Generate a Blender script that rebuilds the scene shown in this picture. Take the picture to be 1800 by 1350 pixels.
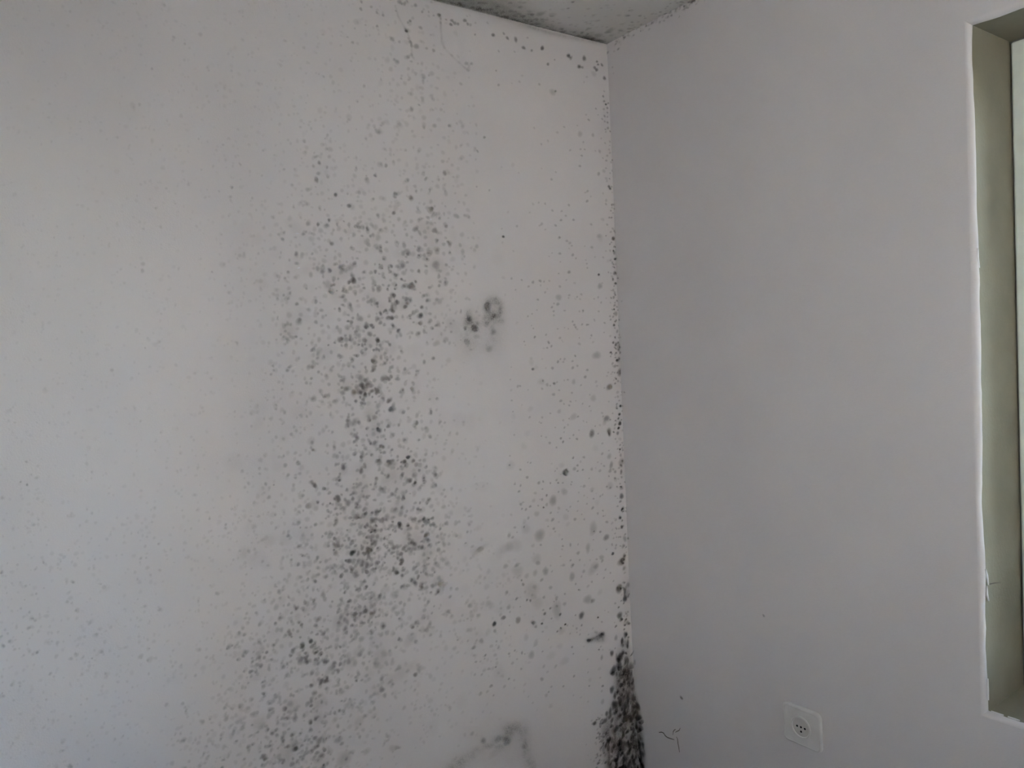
import bpy, math, random
from mathutils import Vector, Matrix, noise

rng = random.Random(11)
for o in list(bpy.data.objects):
    bpy.data.objects.remove(o)
scene = bpy.context.scene
C = scene.collection

# ------------------------------------------------------------------ camera
H = 2.60                                   # ceiling height (m)
K = 2.0
F_PX = 1335.0
YAW, PITCH, ROLL = math.radians(-54.42), math.radians(-2.83), math.radians(-3.1)
FWD = Vector((math.sin(YAW)*math.cos(PITCH), math.cos(YAW)*math.cos(PITCH), math.sin(PITCH)))
RGT = FWD.cross(Vector((0, 0, 1))).normalized()
UPV = RGT.cross(FWD)
_c, _s = math.cos(ROLL), math.sin(ROLL)
RGT, UPV = _c*RGT + _s*UPV, -_s*RGT + _c*UPV
def ray(px, py):
    return FWD + RGT*((px-900.0)/F_PX) - UPV*((py-675.0)/F_PX)
CAM = Vector((0, 0, H)) - ray(1066, 78)*K
cam_d = bpy.data.cameras.new('camera')
cam_d.sensor_width = 36.0
cam_d.lens = F_PX/1800.0*36.0
cam_d.clip_start = 0.01
cam_o = bpy.data.objects.new('camera', cam_d)
M3 = Matrix((RGT, UPV, -FWD)).transposed()
cam_o.matrix_world = Matrix.Translation(CAM) @ M3.to_4x4()
C.objects.link(cam_o)
scene.camera = cam_o

# ------------------------------------------------------------------ world, light, exposure
world = bpy.data.worlds.new('sky')
scene.world = world
world.use_nodes = True
wn, wl = world.node_tree.nodes, world.node_tree.links
wn.clear()
wo = wn.new('ShaderNodeOutputWorld'); wb = wn.new('ShaderNodeBackground'); ws = wn.new('ShaderNodeTexSky')
ws.sky_type = 'NISHITA'
ws.sun_disc = False
ws.sun_elevation = math.radians(48)
ws.sun_rotation = math.radians(267)
ws.altitude = 60
ws.air_density = 1.0; ws.dust_density = 0.3; ws.ozone_density = 4.0
wb.inputs['Strength'].default_value = 2.9
wl.new(ws.outputs[0], wb.inputs['Color']); wl.new(wb.outputs[0], wo.inputs['Surface'])
sun_d = bpy.data.lights.new('sun', 'SUN'); sun_d.energy = 44.0; sun_d.angle = 0.009; sun_d.color = (1.0, 0.88, 0.80)
sun_o = bpy.data.objects.new('sun', sun_d)
sun_o.rotation_euler = Vector((0.68, 0.04, -0.72)).to_track_quat('-Z', 'Y').to_euler()
C.objects.link(sun_o)
scene.view_settings.view_transform = 'Standard'
scene.view_settings.look = 'None'
scene.view_settings.gamma = 1.0
scene.view_settings.use_curve_mapping = False
scene.view_settings.exposure = 1.22
scene.cycles.transparent_max_bounces = 48
scene.cycles.max_bounces = 6
scene.cycles.diffuse_bounces = 4

# ------------------------------------------------------------------ materials
def new_mat(name):
    m = bpy.data.materials.new(name); m.use_nodes = True
    nt = m.node_tree; nt.nodes.clear()
    out = nt.nodes.new('ShaderNodeOutputMaterial')
    return m, nt.nodes, nt.links, out
def node(n, t, **kw):
    x = n.new(t)
    for k, v in kw.items():
        setattr(x, k, v)
    return x
def noise_tex(n, l, scale, detail=3, rough=.55, coords=None, stretch=None):
    if coords is None:
        coords = node(n, 'ShaderNodeNewGeometry').outputs['Position']
    if stretch:
        mp = node(n, 'ShaderNodeMapping'); mp.inputs['Scale'].default_value = stretch
        l.new(coords, mp.inputs['Vector']); coords = mp.outputs[0]
    t = node(n, 'ShaderNodeTexNoise'); t.inputs['Scale'].default_value = scale
    t.inputs['Detail'].default_value = detail; t.inputs['Roughness'].default_value = rough
    l.new(coords, t.inputs['Vector'])
    return t.outputs['Fac']
def ramp(n, l, fac, stops):
    r = node(n, 'ShaderNodeValToRGB')
    e = r.color_ramp.elements
    while len(e) < len(stops):
        e.new(0.5)
    for i, (p, c) in enumerate(stops):
        e[i].position = p; e[i].color = (*c, 1) if len(c) == 3 else c
    l.new(fac, r.inputs['Fac'])
    return r.outputs['Color']
def surface(name, stops, scale, rough=.8, bump=.0006, bscale=260, fine=None, stretch=None):
    m, n, l, out = new_mat(name)
    p = node(n, 'ShaderNodeBsdfPrincipled')
    p.inputs['Roughness'].default_value = rough
    p.inputs['Specular IOR Level'].default_value = .25
    col = ramp(n, l, noise_tex(n, l, scale, 4, stretch=stretch), stops)
    l.new(col, p.inputs['Base Color'])
    b = node(n, 'ShaderNodeBump'); b.inputs['Strength'].default_value = .5; b.inputs['Distance'].default_value = bump
    l.new(noise_tex(n, l, bscale, 3), b.inputs['Height']); l.new(b.outputs[0], p.inputs['Normal'])
    l.new(p.outputs[0], out.inputs['Surface'])
    return m
def plain(name, col, rough=.5, spec=.4):
    m, n, l, out = new_mat(name)
    p = node(n, 'ShaderNodeBsdfPrincipled')
    lo = tuple(c*.95 for c in col); hi = tuple(min(1, c*1.04) for c in col)
    l.new(ramp(n, l, noise_tex(n, l, 40, 3), [(.3, lo), (.7, hi)]), p.inputs['Base Color'])
    p.inputs['Roughness'].default_value = rough; p.inputs['Specular IOR Level'].default_value = spec
    l.new(p.outputs[0], out.inputs['Surface'])
    return m
def mould(name, col, col2, nscale=900.0, nlow=.55):
    """thin growth: vertex attribute 'cover' (0..1) times object property 'strength' gives how much it hides the paint"""
    m, n, l, out = new_mat(name)
    p = node(n, 'ShaderNodeBsdfDiffuse')
    l.new(ramp(n, l, noise_tex(n, l, 60, 3), [(.3, col), (.7, col2)]), p.inputs['Color'])
    t = node(n, 'ShaderNodeBsdfTransparent')
    a = node(n, 'ShaderNodeAttribute', attribute_name='cover', attribute_type='GEOMETRY')
    s = node(n, 'ShaderNodeAttribute', attribute_name='strength', attribute_type='OBJECT')
    mu = node(n, 'ShaderNodeMath', operation='MULTIPLY'); l.new(a.outputs['Fac'], mu.inputs[0]); l.new(s.outputs['Fac'], mu.inputs[1])
    mr = node(n, 'ShaderNodeMapRange'); l.new(noise_tex(n, l, nscale, 2), mr.inputs[0])
    mr.inputs[1].default_value = .3; mr.inputs[2].default_value = .7; mr.inputs[3].default_value = nlow; mr.inputs[4].default_value = 1.1
    mu2 = node(n, 'ShaderNodeMath', operation='MULTIPLY', use_clamp=True); l.new(mu.outputs[0], mu2.inputs[0]); l.new(mr.outputs[0], mu2.inputs[1])
    mx = node(n, 'ShaderNodeMixShader'); l.new(mu2.outputs[0], mx.inputs[0]); l.new(t.outputs[0], mx.inputs[1]); l.new(p.outputs[0], mx.inputs[2])
    l.new(mx.outputs[0], out.inputs['Surface'])
    return m

M = {}
M['paint'] = surface('white_wall_paint', [(.25, (.543, .526, .526)), (.75, (.593, .575, .575))], 2.2, rough=.85, bump=.0005, bscale=320)
M['ceil'] = surface('white_ceiling_paint', [(.25, (.54, .54, .52)), (.75, (.59, .59, .575))], 2.5, rough=.9, bump=.0006, bscale=300)
M['grey_plaster'] = surface('grey_cement_plaster', [(.25, (.165, .155, .108)), (.75, (.21, .198, .145))], 9, rough=.9, bump=.0012, bscale=180)
M['floor'] = surface('terrazzo_floor', [(.35, (.11, .085, .06)), (.65, (.16, .125, .09))], 60, rough=.35, bump=.0001)
M['ground'] = surface('dry_grass', [(.3, (.06, .065, .045)), (.7, (.09, .095, .065))], 1.5, rough=.9)
M['facade'] = surface('cream_render', [(.3, (.62, .56, .47)), (.7, (.70, .64, .54))], 1.2, rough=.9)
M['frame'] = plain('pale_green_white_enamel', (.70, .76, .71), .35)
M['gap_shade'] = plain('dark_gap_shade', (.16, .165, .155), .6)  # shade of the gap around the window frame, put in as colour
M['plastic'] = plain('white_socket_plastic', (.57, .565, .55), .35)
M['plastic_in'] = plain('greyed_socket_plastic', (.50, .485, .46), .45)
M['hole'] = plain('black_socket_hole', (.006, .006, .006), .8, .1)
M['flake'] = plain('loose_white_paint', (.57, .565, .56), .7)
M['crack'] = plain('dark_crack_filling', (.10, .085, .07), .9, .1)
M['grey'] = mould('grey_brown_mould', (.090, .068, .046), (.135, .108, .080))
M['olive'] = mould('olive_green_mould', (.080, .078, .042), (.115, .112, .070))
M['rust'] = mould('yellow_brown_mould', (.10, .070, .025), (.14, .10, .05))
M['black'] = mould('purple_black_mould', (.016, .012, .013), (.035, .026, .026))
M['film'] = mould('grey_green_mould_film', (.105, .105, .075), (.14, .138, .108), nscale=330, nlow=.45)
M['blackfilm'] = mould('dark_mould_film', (.026, .020, .020), (.045, .037, .036), nscale=300, nlow=.45)
# clear pane
m, n, l, out = new_mat('window_glass')
tr = node(n, 'ShaderNodeBsdfTransparent'); tr.inputs[0].default_value = (.94, .94, .94, 1)
gl = node(n, 'ShaderNodeBsdfGlossy'); gl.inputs['Roughness'].default_value = .02
fr = node(n, 'ShaderNodeFresnel'); fr.inputs[0].default_value = 1.45
mx = node(n, 'ShaderNodeMixShader'); l.new(fr.outputs[0], mx.inputs[0]); l.new(tr.outputs[0], mx.inputs[1]); l.new(gl.outputs[0], mx.inputs[2])
l.new(mx.outputs[0], out.inputs['Surface'])
M['glass'] = m

# ------------------------------------------------------------------ mesh helpers
def mesh_obj(name, verts, faces, mat, parent=None, smooth=False, cover=None):
    me = bpy.data.meshes.new(name)
    me.from_pydata([tuple(v) for v in verts], [], faces)
    if mat: me.materials.append(mat)
    if smooth:
        me.polygons.foreach_set('use_smooth', [True]*len(me.polygons))
    if cover is not None:
        at = me.attributes.new('cover', 'FLOAT', 'POINT'); at.data.foreach_set('value', cover)
    me.update()
    o = bpy.data.objects.new(name, me); C.objects.link(o)
    if parent: o.parent = parent
    return o
def empty(name, loc=(0, 0, 0)):
    o = bpy.data.objects.new(name, None); o.location = loc; o.empty_display_size = .05; C.objects.link(o); return o
def tag(o, label=None, cat=None, group=None, kind=None):
    if label: o['label'] = label
    if cat: o['category'] = cat
    if group: o['group'] = group
    if kind: o['kind'] = kind
    return o
def box_vf(x0, x1, y0, y1, z0, z1):
    v = [(x, y, z) for x in (x0, x1) for y in (y0, y1) for z in (z0, z1)]
    f = [(0, 1, 3, 2), (4, 6, 7, 5), (0, 4, 5, 1), (2, 3, 7, 6), (0, 2, 6, 4), (1, 5, 7, 3)]
    return v, f
def box(name, a, mat, parent=None, bevel=0.0):
    v, f = box_vf(*a)
    o = mesh_obj(name, v, f, mat, parent)
    if bevel:
        b = o.modifiers.new('bevel', 'BEVEL'); b.width = bevel; b.segments = 3
    return o
def frange(a, b, step):
    n_ = max(1, int(round((b-a)/step)))
    return [a+(b-a)*i/n_ for i in range(n_+1)]
def sstep(a, b, x):
    t = min(1, max(0, (x-a)/(b-a))); return t*t*(3-2*t)

# ------------------------------------------------------------------ wall surfaces (real unevenness of hand plastered walls)
def left_x(y, z):                          # left wall: plane x = 0, with a slightly proud smoother strip beside the corner
    s = .0014*sstep(-.470, -.442, y + .004*math.sin(z*5))
    return s*sstep(.9, 1.4, z) + .0022*(noise.noise(Vector((y*1.7, z*1.5, 3.1)))) * sstep(0, -.25, y)
def right_y(x, z):                         # right wall: plane y = 0, plaster thickens into the corner
    b = 0.010*math.exp(-((z-1.15)/.5)**2) + .004*math.exp(-((z-1.9)/.4)**2)
    return -b*math.exp(-x/.16) + .0018*noise.noise(Vector((x*1.6, z*1.4, 8.2)))*sstep(0, .25, x)*(1-sstep(.7, .85, x))
def on_left(px, py):
    d = ray(px, py); t = -CAM.x/d.x; p = CAM + d*t
    return Vector((left_x(p.y, p.z), p.y, p.z))
def on_right(px, py):
    d = ray(px, py); t = -CAM.y/d.y; p = CAM + d*t
    for _ in range(3):
        t = (right_y(max(0, p.x), p.z)-CAM.y)/d.y; p = CAM + d*t
    return p
def on_ceil(px, py):
    d = ray(px, py); t = (H-CAM.z)/d.z; return CAM + d*t
NRM = {'L': Vector((1, 0, 0)), 'R': Vector((0, -1, 0)), 'C': Vector((0, 0, -1))}
def put(px, py, side=None):
    """point on the wall, and which surface it is on"""
    if side == 'C':
        return on_ceil(px, py), 'C'
    if side == 'R':
        return on_right(px, py), 'R'
    p = on_left(px, py)
    if side == 'L' or p.y < right_y(0, p.z) - .0005:
        return p, 'L'
    return on_right(px, py), 'R'

# ------------------------------------------------------------------ room shell
RX, RY = 2.12, -2.7
WX0, WX1, WZ0, WZ1 = 0.886, 1.50, H-.738*K, H-.139*K + .003
d = ray(1785, 640); t = (WX0-CAM.x)/d.x
WD = (CAM + d*t).y                         # depth of the window recess down to the frame

ys = frange(RY-.1, -.9, .3)[:-1] + frange(-.9, -.5, .02)[:-1] + frange(-.5, -.4, .004)[:-1] + frange(-.4, 0, .02); zs = frange(0, H, .025)
v = []; f = []
for j, z in enumerate(zs):
    for i, y in enumerate(ys):
        yy = y if i < len(ys)-1 else right_y(0, z)
        v.append((left_x(yy, z), yy, z))
    v.append((left_x(0, z), .12, z))
nx = len(ys)+1
for j in range(len(zs)-1):
    for i in range(nx-1):
        a = j*nx+i; f.append((a, a+1, a+nx+1, a+nx))
tag(mesh_obj('wall_left', v, f, M['paint'], smooth=True), 'white painted wall spotted with grey mould', kind='structure')

# right wall with the window opening; its edge towards the recess is rounded
BV = .009
def jit(z):                                # wavering hand-cut edge of the paint at the recess
    return .0035*noise.noise(Vector((z*9, 1.7, 0))) + .0018*noise.noise(Vector((z*31, 5.1, 0)))
def jitx(x):
    return .003*noise.noise(Vector((x*11, 4.7, 0))) + .0018*noise.noise(Vector((x*33, 9.1, 0)))
xs = frange(0, .3, .02)[:-1] + frange(.3, WX0-BV, .03) + frange(WX1+BV, RX+.1, .3)
zs = frange(0, WZ0-BV, .05) + frange(WZ0-BV, WZ1+BV, .02)[1:-1] + frange(WZ1+BV, H, .03)
ix0 = next(i for i, x in enumerate(xs) if abs(x-(WX0-BV)) < 1e-6); iz0 = next(i for i, z in enumerate(zs) if abs(z-(WZ0-BV)) < 1e-6)
iz1 = next(i for i, z in enumerate(zs) if abs(z-(WZ1+BV)) < 1e-6)
v = [(left_x(right_y(0, z), z) if i == 0 else x, right_y(x, z), z) for z in zs for i, x in enumerate(xs)]; nx = len(xs); f = []
for j in range(len(zs)-1):
    for i in range(nx-1):
        if i == ix0 and iz0 <= j < iz1: continue
        a = j*nx+i; f.append((a, a+nx, a+nx+1, a+1))
# rounded edge strips (left, top, bottom, right)
SEG = 5
def edge_strip(pts):
    """pts: list of (wall point, outward-in-plane dir); sweeps a quarter round from the wall face into the recess"""
    base = len(v)
    for (p, d_) in pts:
        for s in range(SEG+1):
            a = math.pi/2*s/SEG
            v.append((p[0]+d_[0]*BV*math.sin(a), BV*(1-math.cos(a)), p[2]+d_[2]*BV*math.sin(a)))
    for k in range(len(pts)-1):
        for s in range(SEG):
            a = base+k*(SEG+1)+s
            f.append((a, a+SEG+1, a+SEG+2, a+1))
edge_strip([((WX0-BV, 0, z), (1+jit(z)/BV, 0, 0)) for z in frange(WZ0-BV, WZ1+BV, .02)])
edge_strip([((x, 0, WZ1+BV), (0, 0, -1+jitx(x)/BV)) for x in frange(WX0-BV, WX1+BV, .02)])
edge_strip([((x, 0, WZ0-BV), (0, 0, 1+jitx(x+3)/BV)) for x in frange(WX0-BV, WX1+BV, .02)])
edge_strip([((WX1+BV, 0, z), (-1, 0, 0)) for z in frange(WZ0-BV, WZ1+BV, .05)])
b0 = len(v); oy = .16
for z in (-.1, WZ0, WZ1, H+.1):
    for x in (-.2, WX0, WX1, RX+.2): v.append((x, oy, z))
f += [(b0+j*4+i, b0+j*4+i+4, b0+j*4+i+5, b0+j*4+i+1) for j in range(3) for i in range(3) if not (i == 1 and j == 1)]
wall_right = tag(mesh_obj('wall_right', v, f, M['paint'], smooth=True), 'plain white painted wall with window recess and socket', kind='structure')

v = []; f = []
xs = [-.2] + frange(0, 1.2, .04) + frange(1.2, RX+.2, .4)[1:]; ys2 = frange(RY-.2, -1.2, .4)[:-1] + frange(-1.2, 0, .04) + [.3]
for y in ys2:
    for x in xs: v.append((x, y, H))
nx = len(xs)
for j in range(len(ys2)-1):
    for i in range(nx-1):
        a = j*nx+i; f.append((a, a+nx, a+nx+1, a+1))
tag(mesh_obj('ceiling', v, f, M['ceil'], smooth=True), 'white ceiling with mould along its edges', kind='structure')
tag(mesh_obj('floor', [(-.2, RY-.2, 0), (RX+.2, RY-.2, 0), (RX+.2, .3, 0), (-.2, .3, 0)], [(0, 1, 2, 3)], M['floor']), 'pale terrazzo floor below the view', kind='structure')
# the two walls behind the camera, each with a window, the front one added for its light
def wall_with_hole(name, a0, a1, h0, h1, z0, z1, at, label):
    """at(a, z) gives the wall point; a runs along the wall"""
    A = [a0, h0, h1, a1]; Z = [-.1, z0, z1, H+.1]
    v = [at(a, z) for z in Z for a in A]
    f = [(j*4+i, j*4+i+1, j*4+i+5, j*4+i+4) for j in range(3) for i in range(3) if not (i == 1 and j == 1)]
    return tag(mesh_obj(name, v, f, M['paint']), label, kind='structure')
def simple_window(name, h0, h1, z0, z1, at_box, loc, label):
    w = tag(empty(name, loc), label, kind='structure')
    hw, hh = (h1-h0)/2, (z1-z0)/2
    for nm, (a, b, c, d_) in (('frame_stile', (-hw, -hw+.06, -hh, hh)), ('frame_stile', (hw-.06, hw, -hh, hh)), ('mullion', (-.03, .03, -hh+.06, hh-.06)), ('frame_rail', (-hw+.06, hw-.06, hh-.06, hh)), ('frame_rail', (-hw+.06, hw-.06, -hh, -hh+.06))):
        box(nm, at_box(a, b, .03) + (c, d_), M['frame'], w, .003)
    for a, b in ((-hw+.06, -.03), (.03, hw-.06)):
        box('pane', at_box(a, b, .003) + (-hh+.06, hh-.06), M['glass'], w)
B0, B1, BZ0, BZ1 = -1.05, -.22, 1.62, 2.12
wall_with_hole('wall_back', RY-.1, .1, B0, B1, BZ0, BZ1, lambda a, z: (RX, a, z), 'white wall with a window opposite the mouldy wall')
simple_window('window_2', B0, B1, BZ0, BZ1, lambda a, b, t_: (-t_, t_, a, b), (RX+.04, (B0+B1)/2, (BZ0+BZ1)/2), 'window opposite the mouldy wall')
F0, F1, FZ0, FZ1 = 1.05, 1.98, 1.65, 2.15
wall_with_hole('wall_front', -.1, RX+.1, F0, F1, FZ0, FZ1, lambda a, z: (a, RY, z), 'white wall with an added window behind the camera')
simple_window('added_window', F0, F1, FZ0, FZ1, lambda a, b, t_: (a, b, -t_, t_), ((F0+F1)/2, RY-.04, (FZ0+FZ1)/2), 'unseen window behind the camera added to light the right wall')  # unseen window, added to throw frontal light on the right wall
tag(box('added_house', (9.0, 14.0, -4, 10, -3.2, 7.5), M['facade']), 'unseen pale rendered house added to bounce sunlight through the opposite window', kind='structure')  # unseen house, added so its sunlit face sends warm light indoors
house = tag(box('added_house', (-7, 7, -3, 3, -3.2, 7.5), M['facade']), 'unseen pale rendered house added to bounce sunlight into the window behind the camera', kind='structure')
house.location = (7.6, -10.6, 0); house.rotation_euler = (0, 0, math.radians(45))  # added block, turned so its sunlit face shines through the front window
tag(box('added_eaves', (-.3, RX+1.3, RY-1.3, .25, H+.02, H+.14), M['paint']), 'unseen roof slab with eaves added to keep skylight out of the two windows behind the camera', kind='structure')  # added overhang, hides the blue sky from the windows behind the camera
tag(mesh_obj('ground', [(-60, -60, -3.2), (60, -60, -3.2), (60, 60, -3.2), (-60, 60, -3.2)], [(0, 1, 2, 3)], M['ground']), 'dry grassy ground outside', kind='structure')

# ------------------------------------------------------------------ window recess and frame
win = tag(empty('window_1', (WX0, 0, WZ0)), 'window recess of bare grey plaster with pale enamelled frame', kind='structure')
W, HH = WX1-WX0, WZ1-WZ0
OUT = WD + .14
def grid_patch(name, fn, na, nb, mat, parent):
    v = [fn(i/na, j/nb) for j in range(nb+1) for i in range(na+1)]; f = []
    for j in range(nb):
        for i in range(na):
            a = j*(na+1)+i; f.append((a, a+1, a+na+2, a+na+1))
    return mesh_obj(name, v, f, mat, parent, smooth=True)
def rough(a, b, c): return .0012*noise.noise(Vector((a*14, b*14, c)))
Y0 = BV
grid_patch('jamb', lambda s, t_: (jit(WZ0+HH*t_)*(1-s)**3 + rough(s*.2, t_*HH, 1)*s, Y0+(OUT-Y0)*s, HH*t_), 8, 60, M['grey_plaster'], win)
grid_patch('jamb', lambda s, t_: (W, Y0+(OUT-Y0)*s, HH*t_), 2, 4, M['grey_plaster'], win)
grid_patch('soffit', lambda s, t_: (W*t_, Y0+(OUT-Y0)*s, HH+jitx(WX0+W*t_)*(1-s)**3 + rough(s*.2, t_*W, 5)*s), 8, 60, M['grey_plaster'], win)
grid_patch('sill', lambda s, t_: (W*t_, Y0+(OUT-Y0)*s, jitx(WX0+W*t_+3)*(1-s)**3 + rough(s*.2, t_*W, 9)*s), 8, 60, M['grey_plaster'], win)
fd = WD
def bar(name, x0, x1, z0, z1, y0, y1, mat, bev=.004):
    return box(name, (x0, x1, y0, y1, z0, z1), mat, win, bev)
FT, SG = .050, .035
G = .003
bar('gap_strip', 0, G, G, HH-G, fd+.006, fd+.05, M['gap_shade'], 0); bar('gap_strip', W-G, W, G, HH-G, fd+.006, fd+.05, M['gap_shade'], 0)  # dark strips stand in for the shadow gap between recess and frame
bar('gap_strip', 0, W, HH-G, HH, fd+.006, fd+.05, M['gap_shade'], 0); bar('gap_strip', 0, W, 0, G, fd+.006, fd+.05, M['gap_shade'], 0)
bar('frame_stile', G, FT, G, HH-G, fd, fd+.06, M['frame']); bar('frame_stile', W-FT, W-G, G, HH-G, fd, fd+.06, M['frame'])
bar('frame_rail', FT, W-FT, HH-FT, HH-G, fd, fd+.06, M['frame']); bar('frame_rail', FT, W-FT, G, FT, fd, fd+.06, M['frame'])
for k in range(2):                          # two casements
    xa = FT + (W/2-FT)*k; xb = xa + (W/2-FT)
    sx0, sx1 = (xa+.002, xb-.001)
    for (a0, a1, b0, b1) in ((sx0, sx0+SG, FT+.002, HH-FT-.002), (sx1-SG, sx1, FT+.002, HH-FT-.002)):
        bar('sash_stile', a0, a1, b0, b1, fd+.012, fd+.052, M['frame'])
    for (b0, b1) in ((FT+.002, FT+SG), (HH-FT-SG, HH-FT-.002)):
        bar('sash_rail', sx0+SG, sx1-SG, b0, b1, fd+.012, fd+.052, M['frame'])
    bar('pane', sx0+SG, sx1-SG, FT+SG, HH-FT-SG, fd+.03, fd+.036, M['glass'], 0)
hd = bar('window_handle', W/2-.012, W/2+.012, HH*.42, HH*.42+.12, fd-.03, fd-.012, M['frame'], .006)
bar('handle_base', W/2-.014, W/2+.014, HH*.42+.03, HH*.42+.09, fd-.012, fd+.012, M['frame'], .003)

# loose paint lifting off the edges of the recess
def ribbon(name, pts, widths, mat, parent=None, nrm=Vector((0, -1, 0)), thick=.0008, lift=.0006):
    """thin tapered raised strip along a polyline lying on a surface"""
    v = []; f = []
    n_ = len(pts)
    for i, p in enumerate(pts):
        tg = (pts[min(i+1, n_-1)]-pts[max(i-1, 0)]).normalized(); sd = tg.cross(nrm).normalized()*widths[i]/2
        b = p + nrm*lift
        v += [b-sd-nrm*lift*1.5, b+nrm*thick-sd*.4, b+nrm*thick+sd*.4, b+sd-nrm*lift*1.5]
    for i in range(n_-1):
        a = i*4
        for s in range(3): f.append((a+s, a+s+1, a+s+5, a+s+4))
    f += [(0, 3, 2, 1), (n_*4-4, n_*4-3, n_*4-2, n_*4-1)]
    o = mesh_obj(name, v, f, mat, None)
    if parent:
        o.parent = parent; o.matrix_parent_inverse = Matrix.Translation(-parent.location)
    return o
def jamb_pt(px, py):
    d = ray(px, py); t = (WX0+.001-CAM.x)/d.x; return CAM + d*t
NX = Vector((1, 0, 0))
for pts in (((1714, 436), (1718, 452), (1721, 471)), ((1732, 1000), (1735, 1012), (1737, 1028)), ((1734, 1030), (1735, 1045), (1737, 1056)), ((1733, 1195), (1735, 1215), (1735, 1232))):
    P = [jamb_pt(*q) for q in pts]
    for p in P: p.y = max(p.y, .006)
    ribbon('paint_flake', P, [.002, .0065, .002], M['flake'], win, NX)
def sill_pt(px, py):
    d = ray(px, py); t = (WZ0+.003-CAM.z)/d.z; return CAM + d*t
for pts in (((1736, 1255), (1746, 1259), (1757, 1263)), ((1764, 1266), (1776, 1270), (1784, 1274))):
    P = [sill_pt(*q) for q in pts]
    for p in P: p.y = max(p.y, .004)
    ribbon('paint_flake', P, [.002, .0045, .002], M['flake'], win, Vector((0, 0, 1)))
ribbon('plaster_crack', [jamb_pt(1738, 1027), jamb_pt(1748, 1025), jamb_pt(1759, 1024)], [.002, .0015, .0006], M['crack'], win, NX, .0002, .0003)

# ------------------------------------------------------------------ wall socket
sc_p = on_right(1411.5, 1276.5)
sock = tag(empty('power_socket', sc_p), 'white square power socket with round recessed face on right wall below the window', 'power socket')
def rounded_rect(w, h, r, seg=6):
    pts = []
    for cx, cy, a0 in ((w/2-r, h/2-r, 0), (-w/2+r, h/2-r, 90), (-w/2+r, -h/2+r, 180), (w/2-r, -h/2+r, 270)):
        for s in range(seg+1):
            a = math.radians(a0+90*s/seg); pts.append((cx+r*math.cos(a), cy+r*math.sin(a)))
    return pts
def loft(name, rings, mat, parent, cap=True):
    """rings: list of (list of (x, z), y) swept towards the room"""
    n_ = len(rings[0][0]); v = []; f = []
    for pts, y in rings: v += [(x, y, z) for x, z in pts]
    for k in range(len(rings)-1):
        for i in range(n_):
            j = (i+1) % n_; f.append((k*n_+i, k*n_+j, (k+1)*n_+j, (k+1)*n_+i))
    if cap: f.append(tuple(range((len(rings)-1)*n_, len(rings)*n_)))
    return mesh_obj(name, v, f, mat, parent)
PW, PH = .0935, .0875
rc = []
loft('cover_plate', [(rounded_rect(PW, PH, .012), .002), (rounded_rect(PW, PH, .012), -.004), (rounded_rect(PW-.003, PH-.003, .011), -.0065), (rounded_rect(PW-.009, PH-.009, .009), -.0075), (rounded_rect(PW-.013, PH-.013, .009), -.0070)], M['plastic'], sock)
circ = lambda r: [(r*math.cos(2*math.pi*i/40), r*math.sin(2*math.pi*i/40)) for i in range(40)]
loft('collar_ring', [(circ(.0245), -.006), (circ(.0245), -.0092), (circ(.0235), -.0102), (circ(.0215), -.0102), (circ(.0205), -.0090), (circ(.0205), -.0072)], M['plastic'], sock, cap=False)
face = loft('socket_face', [(circ(.0206), -.0071), (circ(.0200), -.0074), (circ(.012), -.0074)], M['plastic_in'], sock)
for (hx, hz) in ((-.0095, 0), (0, .0003), (.0095, 0), (0, -.0097)):
    c12 = [(hx+.0024*math.cos(2*math.pi*i/12), hz+.0024*math.sin(2*math.pi*i/12)) for i in range(12)]
    loft('pin_hole', [(c12, -.0070), (c12, -.0078)], M['hole'], face)

# ------------------------------------------------------------------ hairline cracks (parts of the walls)
def crack(pxs, side, w, label=None, parent=None, name='hairline_crack'):
    P = [put(x, y, side)[0] for x, y in pxs]
    n_ = len(P)
    o = ribbon(name, P, [w*(.35+.65*math.sin(math.pi*(i+.6)/(n_+.2))) for i in range(n_)], M['crack'], None, NRM[side], .0002, .0003)
    if parent: o.parent = parent
    if label: o['label'] = label
    return o
Zc = lambda ox, oy, k, L: [(ox+a/k, oy+b/k) for a, b in L]
crack(Zc(1140, 1200, 9, [(165, 788), (205, 783), (235, 795), (265, 840), (300, 868), (350, 885), (408, 902)]), 'R', .0035, 'thin dark branching crack left of the socket', wall_right)
crack(Zc(1140, 1200, 9, [(385, 825), (390, 775), (415, 742), (432, 742)]), 'R', .0022, None, wall_right)
crack(Zc(1140, 1200, 9, [(425, 785), (455, 768), (485, 755), (502, 715)]), 'R', .0022, None, wall_right)
crack(Zc(1140, 1200, 9, [(440, 855), (458, 890), (465, 960), (480, 1030), (490, 1100)]), 'R', .0030, None, wall_right)
wall_left = bpy.data.objects['wall_left']; ceiling = bpy.data.objects['ceiling']
def soft_crack(pts, w, st, parent): SOFT.append((pts, w, st, parent))
SOFT = []

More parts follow.
